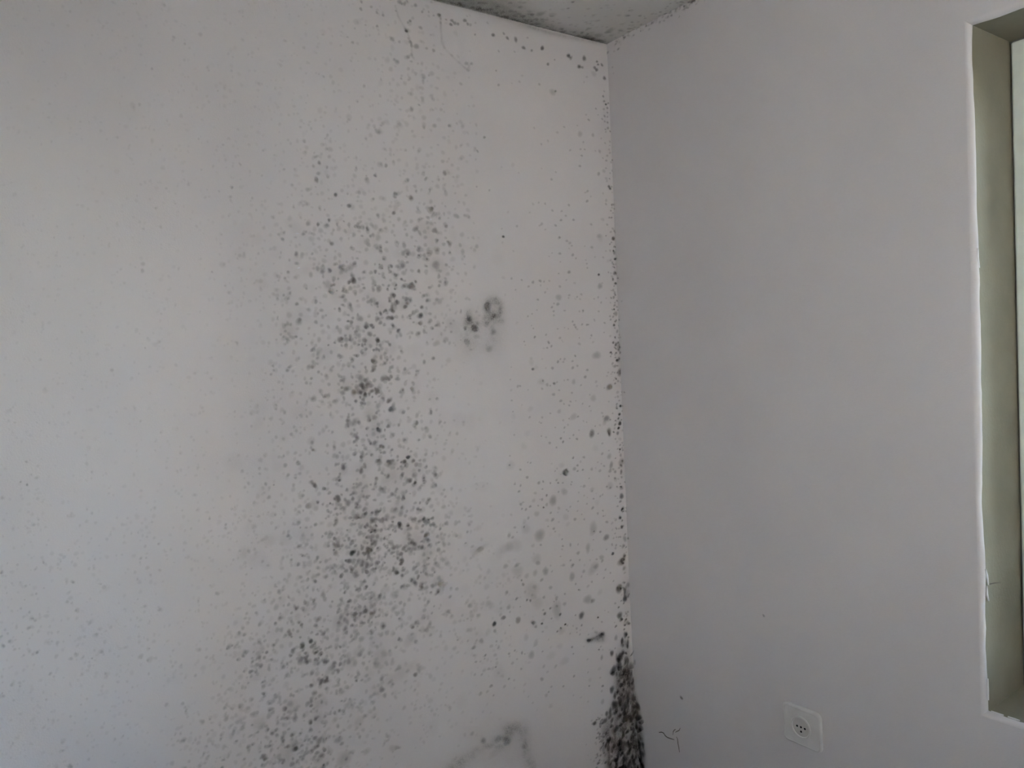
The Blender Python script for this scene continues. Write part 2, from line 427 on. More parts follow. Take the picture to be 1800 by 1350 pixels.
# ------------------------------------------------------------------ mould: soft blobs on the surfaces
PROTO = []
for k in range(10):
    r_ = random.Random(100+k); nseg = 12
    ph = [r_.uniform(0, 6.28) for _ in range(3)]; am = [r_.uniform(.03, .14), r_.uniform(.02, .10), r_.uniform(.01, .06)]
    vs = [(0, 0, 1.0)]; cv = [1.0]
    for rr, cc, hh in ((.38, .92, .9), (.70, .50, .5), (1.0, 0.0, 0.0)):
        for i in range(nseg):
            a = 2*math.pi*i/nseg
            q = rr*(1+am[0]*math.sin(2*a+ph[0])+am[1]*math.sin(3*a+ph[1])+am[2]*math.sin(5*a+ph[2]))
            vs.append((q*math.cos(a), q*math.sin(a), hh)); cv.append(cc)
    fs = [(0, 1+i, 1+(i+1) % nseg) for i in range(nseg)]
    for k2 in range(2):
        for i in range(nseg):
            j = (i+1) % nseg; b = 1+k2*nseg
            fs.append((b+i, b+nseg+i, b+nseg+j, b+j))
    PROTO.append((vs, fs, cv))
PMESH = {}
def proto_mesh(k, mat):
    if (k, mat) not in PMESH:
        vs, fs, cv = PROTO[k]
        me = bpy.data.meshes.new('mould_spot'); me.from_pydata(vs, [], fs); me.materials.append(M[mat])
        at = me.attributes.new('cover', 'FLOAT', 'POINT'); at.data.foreach_set('value', cv)
        PMESH[(k, mat)] = me
    return PMESH[(k, mat)]
BASIS = {'L': Matrix(((0, 0, 1), (1, 0, 0), (0, 1, 0))), 'R': Matrix(((1, 0, 0), (0, 0, -1), (0, 1, 0))), 'C': Matrix(((1, 0, 0), (0, -1, 0), (0, 0, -1)))}
def px_size(p, side, px, py):
    """metres per pixel across and up the surface at this place"""
    fnc = {'L': on_left, 'R': on_right, 'C': on_ceil}[side]
    a = fnc(px+4, py)-p; b = fnc(px, py+4)-p
    return a.length/4, b.length/4
def spot_frame(px, py, rx, ry, side, rot):
    p, sd = put(px, py, side)
    mx, my = px_size(p, sd, px, py)
    my = min(my, mx*1.6) if sd != 'C' else my
    off = rng.uniform(.0007, .0016)
    if sd == 'C': mx = my = min(mx, my)*1.25
    R2 = Matrix.Rotation(rot, 3, 'Z')
    S = Matrix.Diagonal((rx*mx, ry*my, .00025))
    B = BASIS[sd]
    return p + NRM[sd]*off, B @ S @ R2 if abs(rot) < 1e-9 or rx != ry else B @ R2 @ S
class Colony:
    """one growth of mould: its large spots are parts, its countless specks one part"""
    def __init__(s, name, label, at_px, side='L', cat='mould'):
        s.root = empty(name, put(*at_px, side)[0]); tag(s.root, label, cat)
        s.inv = Matrix.Translation(-s.root.location); s.sp = {}; s.many = []
    def spot(s, px, py, r, st, mat='grey', ry=None, side=None, rot=None):
        s.many.append((px, py, r, ry or r, st, mat, side, rot))
    def film(s, fn, x0, x1, y0, y1, step, mat, side=None, name='mould_film', off=.0005, label=None):
        nx_, ny_ = int((x1-x0)/step)+1, int((y1-y0)/step)+1
        v = []; cv = []
        for j in range(ny_):
            for i in range(nx_):
                px, py = x0+i*step, y0+j*step
                p, sd = put(px, py, side); v.append(p+NRM[sd]*off); cv.append(max(0, min(1, fn(px, py))))
        f = []; used = {}
        for j in range(ny_-1):
            for i in range(nx_-1):
                q = (j*nx_+i, j*nx_+i+1, (j+1)*nx_+i+1, (j+1)*nx_+i)
                if max(cv[a] for a in q) > .015: f.append(q)
        keep = sorted({a for q in f for a in q}); idx = {a: i for i, a in enumerate(keep)}
        o = mesh_obj(name, [v[a] for a in keep], [tuple(idx[a] for a in q) for q in f], M[mat], None, True, [cv[a] for a in keep])
        o['strength'] = 1.0; o.parent = s.root; o.matrix_parent_inverse = s.inv
        if label: o['label'] = label
        return o
    def done(s, nparts=300, min_r=0.0):
        s.many.sort(key=lambda q: (not (0 <= q[0] <= 1800 and 0 <= q[1] <= 1350), -(q[2]*q[3])*(.3+q[4])))
        batch = {}
        for i, (px, py, rx, ry, st, mat, side, rot) in enumerate(s.many):
            k = rng.randrange(len(PROTO)); rot = rng.uniform(-.5, .5) if rot is None else rot
            p, m3 = spot_frame(px, py, rx, ry, side, rot)
            mw = Matrix.Translation(p) @ m3.to_4x4()
            if i < nparts and max(rx, ry) >= min_r:
                o = bpy.data.objects.new('mould_spot', proto_mesh(k, mat)); C.objects.link(o)
                o.parent = s.root; o.matrix_parent_inverse = s.inv
                o.matrix_basis = mw; o['strength'] = float(st)
            else:
                vs, fs, cv = PROTO[k]; bv, bf, bc = batch.setdefault(mat, ([], [], []))
                b = len(bv)
                bv += [mw @ Vector(q) for q in vs]; bf += [tuple(b+a for a in q) for q in fs]; bc += [c*st for c in cv]
        for mat, (bv, bf, bc) in batch.items():
            o = mesh_obj('mould_specks', bv, bf, M[mat], None, False, bc)
            o['strength'] = 1.0; o['kind'] = 'stuff'; o.parent = s.root; o.matrix_parent_inverse = s.inv

SR, SS = 1.2, .8      # overall size and strength of listed spots
def add_list(col, ox, oy, k, L, mats=('grey', 'olive'), side=None, ymin=-1e9, ymax=1e9, xmin=-1e9, xmax=1e9):
    for e in L:
        zx, zy, r, st = e[:4]; ry = e[4] if len(e) > 4 else r
        px, py = ox+zx/k, oy+zy/k
        if not (ymin <= py <= ymax and xmin <= px <= xmax): continue
        col.spot(px, py, max(2.2, r/k*SR), min(.95, st*SS), rng.choice(mats), max(2.2, ry/k*SR), side)

# ---- 1. the broad speckled band on the left wall, and 2. the faint specks left of it
XS = [50, 150, 250, 350, 450, 550, 650, 750, 850, 950]
TAB = [  # y centre, spots per 100 x 100 px cell, strength
 (  0, (14, 18, 20, 20, 20, 24, 28, 26, 6, 0), (.14, .16, .16, .16, .18, .20, .26, .30, .2, .1)),
 (130, (10, 12, 18, 22, 25, 26, 40, 48, 6, 0), (.11, .12, .15, .16, .16, .20, .28, .30, .2, .1)),
 (250, (10, 12, 18, 22, 28, 36, 38, 50, 26, 0), (.12, .12, .15, .18, .20, .27, .27, .30, .3, .1)),
 (350, (14, 16, 20, 24, 30, 46, 50, 58, 40, 0), (.14, .14, .15, .18, .22, .30, .35, .42, .4, .1)),
 (450, (16, 18, 20, 22, 28, 56, 74, 80, 18, 0), (.14, .16, .15, .15, .20, .40, .50, .50, .3, .1)),
 (520, (16, 18, 20, 22, 26, 62, 92, 84, 4, 0), (.14, .14, .14, .14, .18, .46, .58, .52, .2, .1)),
 (620, (16, 18, 20, 20, 25, 66, 88, 40, 3, 0), (.14, .14, .14, .14, .18, .46, .52, .40, .15, .1)),
 (720, (18, 20, 20, 22, 28, 66, 94, 36, 3, 0), (.16, .16, .14, .15, .20, .44, .52, .38, .12, .1)),
 (850, (22, 22, 20, 24, 30, 60, 115, 80, 8, 0), (.20, .18, .17, .18, .22, .40, .50, .46, .15, .1)),
 (940, (26, 25, 24, 26, 34, 72, 138, 105, 18, 2), (.20, .20, .20, .20, .22, .40, .52, .48, .2, .1)),
 (1030, (36, 34, 28, 26, 38, 88, 124, 84, 44, 6), (.25, .25, .20, .20, .26, .42, .46, .42, .25, .2)),
 (1130, (42, 40, 30, 28, 62, 100, 92, 58, 42, 6), (.26, .25, .20, .20, .36, .44, .38, .30, .25, .2)),
 (1230, (36, 32, 30, 42, 84, 104, 62, 32, 20, 3), (.22, .21, .20, .25, .32, .36, .30, .25, .2, .1)),
 (1340, (30, 30, 36, 64, 95, 100, 30, 8, 3, 0), (.20, .20, .20, .25, .32, .38, .26, .2, .1, .1))]
def tab(px, py):
    x = min(len(XS)-1.001, max(0, (px-XS[0])/100.0)); i = int(x); u = x-i
    j = 0
    while j < len(TAB)-2 and py > TAB[j+1][0]: j += 1
    w = min(1, max(0, (py-TAB[j][0])/(TAB[j+1][0]-TAB[j][0])))
    g = lambda c: (TAB[j][c][i]*(1-u)+TAB[j][c][i+1]*u)*(1-w) + (TAB[j+1][c][i]*(1-u)+TAB[j+1][c][i+1]*u)*w
    return g(1), g(2)
band = Colony('mould_band', 'broad dense vertical band of small grey brown mould specks down the left wall', (680, 900), 'L')
faint = Colony('mould_specks_field', 'faint scattered mould specks over the far left of the left wall', (220, 900), 'L')
def edge_mask(px, py):
    e = 838 + (py-300)*.02
    if py < 470: return 1.0 if px < e else .0
    return 1.0
NMAX = 230.0
NS = 1.0
for _ in range(int(1285*1750/1e4*NMAX)):
    px, py = rng.uniform(-300, 985), rng.uniform(-100, 1650)
    nd, st = tab(px, py)
    cl = noise.noise(Vector((px/26.0, py/30.0, 2.0))); c2 = noise.noise(Vector((px/75.0, py/90.0, 7.0)))
    nd *= max(.15, 1+.50*cl+.42*c2)*1.4*edge_mask(px, py)*NS*sstep(1680, 1400, py)
    if rng.random()*NMAX > nd: continue
    dense = sstep(20, 90, nd)
    r = min(8.0, (3.0+1.1*dense)*math.exp(rng.gauss(0, .24)))
    s = .47*st*math.exp(rng.gauss(-.05, .30))*(1.0+.3*c2)
    if rng.random() < .04: s *= 1.35; r *= 1.2
    isb = px > 395+60*sstep(1000, 700, py) or (px > 330 and py > 1180)
    (band if isb else faint).spot(px, py, r, min(.85, s), rng.choices(('grey', 'olive', 'rust'), (.74, .22, .04))[0], r*rng.uniform(.85, 1.3), 'L', rng.uniform(-.8, .8))
for _ in range(1300):      # paler, larger stains between the specks
    px, py = rng.uniform(400, 900), rng.uniform(380, 1560)
    nd, st = tab(px, py)
    if rng.random()*150 > nd*sstep(1600, 1380, py): continue
    r = rng.uniform(9, 22); band.spot(px, py, r, rng.uniform(.02, .065), 'grey', r*rng.uniform(.8, 1.3), 'L')
for px, py, r, st in ((251, 464, 5, .45), (250, 476, 5, .5), (352, 61, 5, .4), (245, 184, 4, .35), (580, 263, 6, .45), (573, 262, 4, .4), (255, 960, 4, .35), (259, 998, 5, .35), (644, 573, 7, .7), (632, 560, 7, .6), (675, 664, 8, .4), (596, 597, 6, .55), (608, 597, 6, .55), (617, 597, 6, .55), (690, 520, 6, .75), (766, 837, 6, .7), (762, 853, 7, .55), (610, 885, 7, .5), (603, 665, 6, .5), (630, 662, 7, .45), (634, 690, 8, .4), (514, 1146, 7, .5), (535, 1160, 12, .35), (585, 1170, 9, .4), (577, 1180, 8, .4), (560, 1230, 16, .25), (630, 1145, 12, .3), (595, 1095, 16, .22), (720, 1125, 14, .3), (738, 1175, 7, .5), (560, 1330, 12, .4), (605, 1335, 16, .3), (645, 1320, 8, .4), (690, 1315, 8, .4), (678, 1035, 10, .35), (693, 1045, 9, .35), (770, 1020, 12, .35), (785, 1078, 7, .5)):
    (band if px > 395 else faint).spot(px, py, r, st*.5, 'grey', None, 'L')
# specks along the top of the band, below the ceiling
T = [(98,10,8,.55),(95,46,9,.6),(147,35,8,.4),(175,63,8,.5),(205,77,8,.5),(288,12,13,.6),(365,27,10,.55),(398,60,7,.5),(340,103,8,.5),(390,138,10,.5),(430,60,6,.35),(480,75,10,.6),(455,78,6,.4),(517,98,6,.5),(545,103,9,.7),(540,122,9,.75),(560,115,10,.6),(575,120,8,.6),(608,103,10,.75),(622,120,8,.6),(635,125,8,.4),(660,115,6,.3),(720,115,7,.3),(748,175,10,.9),(800,168,7,.6),(818,190,9,.8),(860,197,9,.8,14),(918,188,6,.4),(658,173,6,.5),(320,155,8,.5),(250,195,12,.5),(370,230,14,.55),(455,250,9,.5),(175,130,7,.4),(65,142,6,.3),(118,125,6,.3),(30,185,6,.3),(285,208,8,.35),(340,210,10,.3),(420,240,8,.4),(615,315,10,.4),(642,316,8,.4),(625,345,12,.2),(445,365,14,.3),(590,415,9,.35)]
band.done(300, 3.5)
faint.done(300, 3.0)
topc = Colony('mould_row', 'row of dark mould spots on the left wall just below the ceiling', (860, 55), 'L')
add_list(topc, 600, 0, 2.8125, T, side='L')
S4 = [(475,18,14,.8),(530,37,10,.65),(605,20,13,.9,18),(300,42,9,.4),(412,45,8,.35),(645,132,11,.8),(690,102,7,.5),(788,75,13,.95,18),(805,90,6,.6,18),(896,92,13,.9,22),(862,150,15,.95),(885,155,10,.6),(985,115,9,.85),(993,135,9,.8),(1020,138,11,.85),(970,158,12,.8),(984,173,12,.85),(965,200,20,.25),(915,222,9,.3),(895,258,7,.3),(1038,230,12,.9,16),(282,178,8,.5),(300,277,10,.5),(445,255,10,.3),(465,212,10,.2),(392,265,6,.2),(585,272,10,.4),(677,328,24,.35),(698,320,9,.55),(1028,357,9,.7),(1035,391,9,.7),(1035,322,7,.4),(1058,438,9,.7),(1058,470,7,.6),(978,443,8,.5),(910,485,8,.3),(1038,495,9,.6),(1058,500,7,.5),(1022,515,8,.5),(1040,532,8,.5),(928,521,10,.5),(758,570,9,.35),(850,560,7,.3),(1045,587,7,.5),(548,577,8,.3),(710,608,10,.3),(598,690,9,.35),(645,667,10,.25),(868,620,20,.35),(958,627,10,.4,16),(890,676,8,.4),(872,725,8,.4),(900,727,7,.4),(800,732,9,.35),(880,770,9,.5),(1043,683,8,.4),(1015,650,6,.3),(1005,740,12,.4),(975,737,6,.3),(200,643,11,.6),(153,741,10,.5),(1050,805,9,.5),(1048,858,8,.4),(1035,878,14,.3),(866,843,10,.5),(998,897,13,.5),(1078,892,6,.4),(1050,930,12,.3),(670,935,10,.45),(700,885,8,.3),(440,890,8,.2),(235,1012,9,.4),(600,860,6,.2),(920,1018,10,.45),(903,1028,6,.3),(918,1087,11,.55),(942,1055,8,.25),(1087,987,7,.5),(1028,1033,8,.3),(1050,1083,8,.35,14),(790,1115,10,.45),(625,1105,9,.4),(580,1098,8,.3),(540,1108,10,.25),(675,1153,10,.4),(740,1157,9,.4),(517,1167,8,.25),(365,1163,10,.2),(768,1190,9,.4),(735,1220,10,.55),(822,1218,10,.5),(697,1257,10,.5),(600,1247,12,.4),(585,1258,8,.3),(626,1285,8,.3),(427,1262,10,.4),(945,1250,10,.4),(1072,1202,8,.6),(1098,1170,6,.4),(1025,1215,14,.25),(1095,1280,10,.4),(1082,1302,9,.4),(333,1335,10,.5),(322,1280,7,.2),(727,1340,9,.4),(1000,1330,16,.15),(1101,1342,11,.8),(1090,1132,7,.35),(400,835,16,.15),(320,850,8,.15)]
add_list(topc, 800, 80, 3.971, S4, ('grey', 'black'), 'L', ymax=142)
topc.done(300)
# ---- 3. the smooth strip beside the corner
strip = Colony('mould_spot_group', 'scattered round grey mould spots on the smooth strip left of the corner', (980, 900), 'L')
line = Colony('mould_line', 'thin vertical line of dark mould dots running down the room corner', (1088, 700), None)
S1 = [(485,55,9,.5),(480,90,8,.2),(545,140,7,.25),(815,62,9,.3),(862,80,9,.4),(880,92,10,.35),(875,125,6,.2),(1010,118,10,.4),(820,155,9,.5),(897,163,10,.5),(1058,60,22,.18),(980,215,6,.4),(983,240,6,.4),(875,265,11,.6),(858,312,7,.3),(908,330,9,.25),(1050,280,8,.45),(1058,348,14,.5,20),(660,325,10,.55),(703,317,10,.55),(726,321,7,.4),(706,344,7,.3),(634,350,8,.4),(533,303,8,.4),(485,298,12,.15),(820,350,9,.4),(813,415,20,.4),(690,428,8,.5),(875,402,8,.4),(872,418,7,.3),(922,412,7,.4),(947,397,8,.4),(940,425,7,.3),(1047,414,7,.4),(1065,445,7,.4),(808,455,11,.5),(772,473,8,.5),(783,497,7,.5),(852,493,6,.3),(957,492,7,.5),(1050,498,7,.4),(684,490,6,.3),(630,527,7,.4),(566,565,9,.15),(895,558,7,.5),(905,578,8,.5),(914,592,8,.5),(951,575,7,.5),(981,577,7,.6),(1085,566,7,.5),(671,650,8,.7),(1007,640,7,.5),(1017,680,8,.25),(820,655,9,.4),(755,685,8,.55),(769,704,8,.55),(744,714,7,.5),(935,690,10,.35),(1037,758,25,.45),(650,775,10,.2),(650,800,18,.15),(680,830,14,.12),(715,780,6,.2),(660,840,10,.4),(848,780,8,.4),(840,797,7,.4),(808,796,9,.6),(776,834,10,.5),(896,832,10,.5),(923,820,8,.4),(983,845,9,.5),(970,886,10,.6),(867,903,7,.4),(902,915,12,.35,18),(710,915,22,.2),(719,908,7,.4),(745,932,11,.4),(787,925,10,.55),(803,917,6,.4),(714,956,8,.4),(763,938,6,.4),(815,965,7,.4),(783,990,11,.45),(945,935,7,.4),(1035,915,9,.3),(1040,940,8,.25),(1113,945,20,.45),(570,942,9,.4),(530,965,9,.2),(825,1028,10,.5),(883,1032,7,.5),(875,1055,7,.45),(955,1045,6,.4),(997,992,5,.3),(1018,1012,20,.3),(815,1090,14,.3),(763,1102,7,.4),(715,1126,8,.4),(640,1125,8,.4),(645,1075,18,.15),(900,1122,22,.3),(928,1121,7,.5),(1003,1087,6,.3),(868,1170,7,.3),(1070,1100,8,.3),(1097,1135,22,.35),(1085,1160,14,.25),(545,1120,18,.1),(1010,1222,17,.85,26),(1112,1212,15,.8,24),(1047,1222,6,.4),(900,1230,7,.5),(922,1254,8,.6),(825,1250,8,.7),(839,1271,8,.7),(760,1278,9,.5),(845,1213,6,.3),(627,1220,20,.1),(605,1297,22,.13),(680,1320,26,.2),(770,1332,8,.4),(875,1328,8,.5),(987,1330,12,.5),(1072,1280,7,.4),(1030,1310,20,.1),(1115,1335,12,.55),(1075,1338,8,.5)]
S2 = [(602,262,32,.18),(668,290,9,.5),(715,343,11,.55),(631,390,8,.4),(670,398,9,.5),(660,438,10,.55),(795,380,12,.55),(823,371,8,.6),(873,382,7,.6),(905,300,7,.4),(925,380,8,.6),(957,380,7,.5),(972,308,18,.65,26),(950,262,20,.15),(1036,285,14,.45),(1057,262,9,.6),(1058,300,8,.6),(1093,292,8,.6),(1026,210,10,.4),(1100,207,10,.5),(1153,287,11,.4),(1208,298,11,.4),(1237,266,9,.4),(1225,183,10,.45),(1195,240,6,.3),(1272,200,14,.4,24),(1285,260,14,.6,26),(1278,300,13,.5),(1312,305,11,.6),(1270,335,7,.5),(1275,400,26,.25),(1315,360,14,.25),(1102,403,12,.4),(1155,425,16,.25),(1065,445,6,.3),(1102,467,6,.3),(967,440,24,.35),(770,450,12,.3),(848,465,9,.7),(815,492,10,.5),(890,500,24,.55,40),(848,527,12,.4),(672,525,11,.5),(680,556,8,.5),(707,560,10,.5),(736,540,10,.6),(760,500,14,.25),(825,547,7,.4),(930,552,12,.3),(1008,542,8,.35),(983,562,7,.4),(1160,550,11,.55),(1193,587,9,.45),(1166,488,7,.5),(1120,522,6,.4),(1228,568,6,.5),(1232,605,7,.5),(1226,460,8,.4),(1190,515,20,.1),(780,590,20,.3),(875,583,9,.5),(723,618,11,.4),(888,630,13,.5),(697,640,16,.2),(978,612,22,.18),(990,660,16,.15),(1040,627,12,.5),(1102,627,8,.4),(850,632,14,.2),(1255,645,11,.5),(632,682,10,.4),(705,690,34,.22),(895,690,10,.5),(905,710,7,.4),(800,735,34,.5,46),(1163,690,28,.38,50),(1212,712,9,.65),(1252,750,22,.75),(1128,822,18,.4,34),(807,800,9,.5),(755,805,14,.25),(952,762,6,.5),(957,808,8,.55),(1008,800,8,.5,14),(1061,797,7,.4),(616,748,11,.4),(1060,855,13,.5),(630,805,50,.2),(575,820,40,.13),(370,845,40,.16),(400,830,20,.2),(780,895,30,.25,40),(790,925,16,.25),(1220,885,18,.4),(1225,910,10,.5),(1187,898,9,.4),(1297,860,10,.6),(1010,905,8,.5),(962,937,12,.4),(1020,942,14,.35),(1030,935,10,.3),(875,940,7,.3),(570,945,18,.4),(645,935,16,.35),(650,975,40,.25),(712,1010,18,.3),(770,990,20,.35),(840,980,24,.55),(815,1038,13,.5),(1020,1015,20,.5,32),(1100,980,12,.4),(1165,960,38,.3),(1185,945,16,.2),(1248,968,9,.4),(1280,990,6,.5),(1302,1045,7,.5),(678,1040,8,.7),(690,1068,11,.5),(875,1090,14,.45),(1045,1065,8,.5),(1072,1107,9,.35),(1130,1080,12,.3),(748,1110,46,.26,66),(785,1190,36,.2,54),(646,1163,11,.5),(715,1175,9,.6),(738,1178,9,.6),(830,1155,11,.5),(915,1160,14,.45),(970,1200,14,.4),(1128,1170,28,.5,34),(1162,1180,16,.55),(1210,1122,20,.15),(920,1240,34,.35,58),(942,1272,10,.6),(835,1268,11,.4),(875,1230,10,.3),(1085,1278,18,.88,28),(1337,1225,6,.5),(1197,1292,7,.6),(1340,1100,20,.92,34),(1345,1278,22,.88),(495,1335,16,.5),(655,1310,20,.3),(555,1295,16,.3),(600,1255,6,.3),(765,1330,14,.4),(818,1335,9,.4),(977,1340,8,.5)]
S3 = [(218,255,16,.5,26),(222,310,16,.5),(290,205,20,.25),(405,222,24,.35),(470,360,22,.25,30),(520,240,16,.4),(547,275,13,.45),(593,250,10,.5),(600,315,10,.4),(617,172,13,.35),(658,130,8,.4),(778,258,7,.8),(743,287,6,.6),(715,313,9,.7),(752,310,30,.2),(818,330,6,.4),(895,338,9,.4),(908,265,9,.75),(858,185,6,.6),(1037,203,6,.6),(1068,238,7,.5),(1045,457,7,.8),(1068,520,11,.55,22),(833,438,10,.6),(843,490,7,.5),(600,472,7,.5),(512,500,22,.45,40),(545,410,20,.3,40),(115,388,20,.3),(235,392,10,.4),(335,490,11,.5),(380,465,9,.6),(437,483,8,.6,16),(250,435,14,.3),(195,430,16,.3),(150,500,10,.4),(75,555,11,.5),(143,530,8,.4),(225,500,16,.3),(175,610,14,.4),(230,595,8,.5),(363,565,14,.35),(398,533,8,.4),(430,610,10,.3),(595,692,16,.5),(610,590,14,.35),(640,635,12,.25),(705,590,14,.35),(775,550,36,.18),(735,430,24,.15),(670,505,36,.12),(850,668,11,.55),(765,748,10,.5),(672,752,10,.4),(650,793,9,.5),(630,820,16,.3),(668,910,14,.2,36),(970,745,8,.6),(1075,745,11,.8),(1068,785,9,.4),(975,700,16,.2),(955,535,9,.3),(960,638,7,.4),(1050,610,16,.2),(1055,680,7,.4),(845,820,8,.25),(905,835,10,.2),(960,870,10,.25),(1075,870,14,.4,24),(1015,1040,18,.6),(990,1020,10,.3),(1060,1055,14,.4),(65,655,12,.35),(120,655,12,.35),(193,747,15,.55),(300,750,14,.35),(335,690,10,.4),(110,808,16,.4),(165,790,14,.3),(213,820,10,.3),(460,735,14,.2),(375,700,10,.3),(490,830,7,.3),(525,880,10,.25)]
add_list(strip, 740, 400, 3.375, S1, side='L', ymax=790); add_list(strip, 740, 750, 3.857, S2, side='L'); add_list(strip, 820, 1040, 4.5, S3, side='L')
add_list(strip, 800, 80, 3.971, S4, side='L', ymin=142, xmax=1055); add_list(line, 800, 80, 3.971, S4, ymin=142, xmin=1055)
for _ in range(260):      # finest specks of the strip
    px, py = rng.uniform(880, 1085), rng.uniform(430, 1150)
    if rng.random() > sstep(860, 1060, px)*.8+.15: continue
    strip.spot(px, py, rng.uniform(1.6, 2.8), rng.uniform(.15, .4), rng.choice(('grey', 'rust', 'black')), None, 'L')
strip.done(300, 2.6)
# ---- 4. the corner line
C1 = [(230,5,8,.6),(213,25,6,.5),(232,55,8,.7),(230,95,11,.7,18),(237,140,10,.85),(218,163,7,.5),(229,178,7,.5),(155,130,8,.4),(175,85,8,.25),(190,155,14,.15),(236,240,13,.8,18),(237,312,10,.5),(124,250,9,.35),(225,357,9,.5),(237,385,8,.5),(228,408,8,.65,14),(237,445,7,.5),(292,435,6,.3),(250,475,7,.6),(232,493,7,.6),(258,497,7,.6),(243,522,13,.6,20),(203,540,8,.5),(207,563,8,.6),(245,570,9,.7),(274,564,7,.6),(238,578,7,.6),(230,605,9,.6),(265,605,8,.6),(253,645,6,.6,16),(272,670,8,.4),(263,690,7,.4),(245,735,9,.8,14),(268,755,20,.6,32),(207,792,9,.75),(215,802,6,.6),(208,820,7,.5),(243,795,6,.5),(242,828,8,.6),(265,830,9,.6),(258,850,14,.5),(220,870,10,.5),(237,888,13,.6),(255,885,7,.6),(272,930,18,.85,30),(190,932,7,.4),(220,930,7,.4),(243,972,9,.6),(258,992,10,.5),(275,1000,6,.3),(165,1040,7,.3),(200,1035,18,.4),(292,1068,6,.4),(310,1070,7,.5),(255,1070,12,.35),(258,1100,10,.4),(240,1105,6,.3),(195,1135,6,.3),(267,1128,6,.5),(251,1152,8,.6),(275,1165,10,.85),(253,1183,8,.5),(221,1217,7,.35),(270,1222,11,.85),(262,1250,8,.7),(282,1262,7,.6),(271,1290,13,.85),(262,1320,10,.8),(228,1345,6,.5),(180,1250,18,.35)]
C2 = [(258,17,11,.8),(248,45,9,.75),(243,80,10,.75,14),(257,118,12,.25),(216,75,6,.4),(227,118,7,.5),(258,185,7,.6),(270,178,6,.4),(262,225,7,.55,14),(267,270,20,.5,28),(265,335,9,.85,18),(268,370,8,.6),(258,413,6,.5),(267,440,12,.6,16),(227,495,6,.4),(267,495,14,.95,22),(275,580,13,.7,20),(255,635,10,.6,14),(230,650,10,.4),(205,672,10,.3),(250,708,5,.5),(265,705,5,.5),(236,710,5,.5),(225,740,5,.4),(235,765,5,.4),(248,765,5,.4),(215,772,5,.4),(232,818,8,.5),(290,775,12,.55,24),(278,825,10,.5,16),(210,875,10,.5),(268,925,30,.65,26),(285,895,12,.85,24),(285,970,13,.5),(290,1000,8,.4),(310,1080,12,.55,24),(290,1120,11,.8,30),(290,1170,14,.85,24),(300,1150,20,.4,40),(250,1225,6,.4),(300,1270,7,.6),(265,1310,12,.7),(295,1312,10,.7),(310,1330,14,.6)]
add_list(line, 1020, 420, 3.97, C1, ('grey', 'black', 'rust', 'olive')); add_list(line, 1020, 740, 3.75, C2, ('grey', 'black', 'black', 'rust'))
def corner_px(py): return 1060+(py-78)*.0385
for _ in range(170):
    py = rng.uniform(180, 1090)
    line.spot(corner_px(py)+rng.gauss(1, 5), py, rng.uniform(1.6, 3), rng.uniform(.2, .6), rng.choice(('grey', 'rust', 'black')), None, None)
line.done(300, 2.6)
# ---- 5. black growth at the foot of the corner
base = Colony('corner_mould', 'purple black streaky mould growing up the bottom of the room corner', (1105, 1280), None)
B = [(310,103,12,.9),(365,45,8,.5),(400,40,8,.5),(383,130,10,.6),(430,80,12,.5),(405,180,12,.6),(420,200,10,.6),(390,95,8,.5),(310,205,14,.55,30),(365,240,16,.8,40),(345,380,26,.95,40),(345,440,16,.7,50),(275,340,20,.95,24),(285,490,24,.9,50),(285,520,20,.8),(400,340,12,.7,10),(450,350,10,.7,50),(400,400,20,.5,30),(450,470,14,.6,90),(370,530,14,.8),(480,420,6,.5,30),(360,620,16,.95,20),(275,660,22,.8,30),(325,680,14,.7),(300,790,26,.95,34),(350,760,30,.85,40),(385,800,30,.75,50),(470,740,18,.9,30),(510,810,20,.9,36),(480,810,20,.7),(230,870,14,.8,22),(210,935,20,.7,26),(275,930,14,.85,28),(125,955,12,.7,18),(345,890,12,.8,30),(390,890,14,.8,26),(315,1005,24,.95,24),(355,970,16,.85),(415,1025,14,.8,20),(515,920,14,.95,60),(520,1020,16,.95,80),(520,1150,16,.95,100),(520,1280,24,.95,80),(240,1110,14,.8,18),(245,1175,18,.7,22),(350,1115,16,.95,30),(375,1060,14,.85,40),(365,1170,40,.7,50),(430,1150,14,.8,20),(420,1215,18,.9,24),(365,1225,18,.9),(310,1280,20,.7),(220,1300,12,.7),(265,1315,12,.6),(380,1280,30,.6),(435,1310,24,.7,30),(350,1345,60,.8,14),(470,1160,10,.6,20),(225,1045,10,.6,16),(165,1075,14,.4),(430,620,8,.5,40),(460,590,8,.6,40),(415,560,10,.5,30),(480,1060,12,.6,30),(490,980,14,.7,30),(545,950,10,.5,40),(560,1180,8,.4,60)]
add_list(base, 1020, 1080, 5, B, ('black', 'black'))
def base_lim(py):
    u = sstep(1095, 1340, py)
    return 1092-34*u + 4*math.sin(py/19.0) + .05*max(0, py-1350), 1104 + 28*sstep(1120, 1330, py) + .035*max(0, py-1350)
for _ in range(260):
    py = 1090+268*math.sqrt(rng.random()); a, b = base_lim(py)
    px = a+(b-a)*rng.random()**.8
    r = rng.uniform(1.6, 3.6); base.spot(px, py, r, rng.uniform(.2, .6), rng.choice(('black', 'black', 'black', 'grey')), r*rng.uniform(1, 3.2), None, rng.uniform(-.15, .15))
for _ in range(60):
    py = rng.uniform(1255, 1355); base.spot(1062-abs(rng.gauss(0, 12)), py, rng.uniform(1.6, 3), rng.uniform(.15, .45), 'grey', None, 'L')
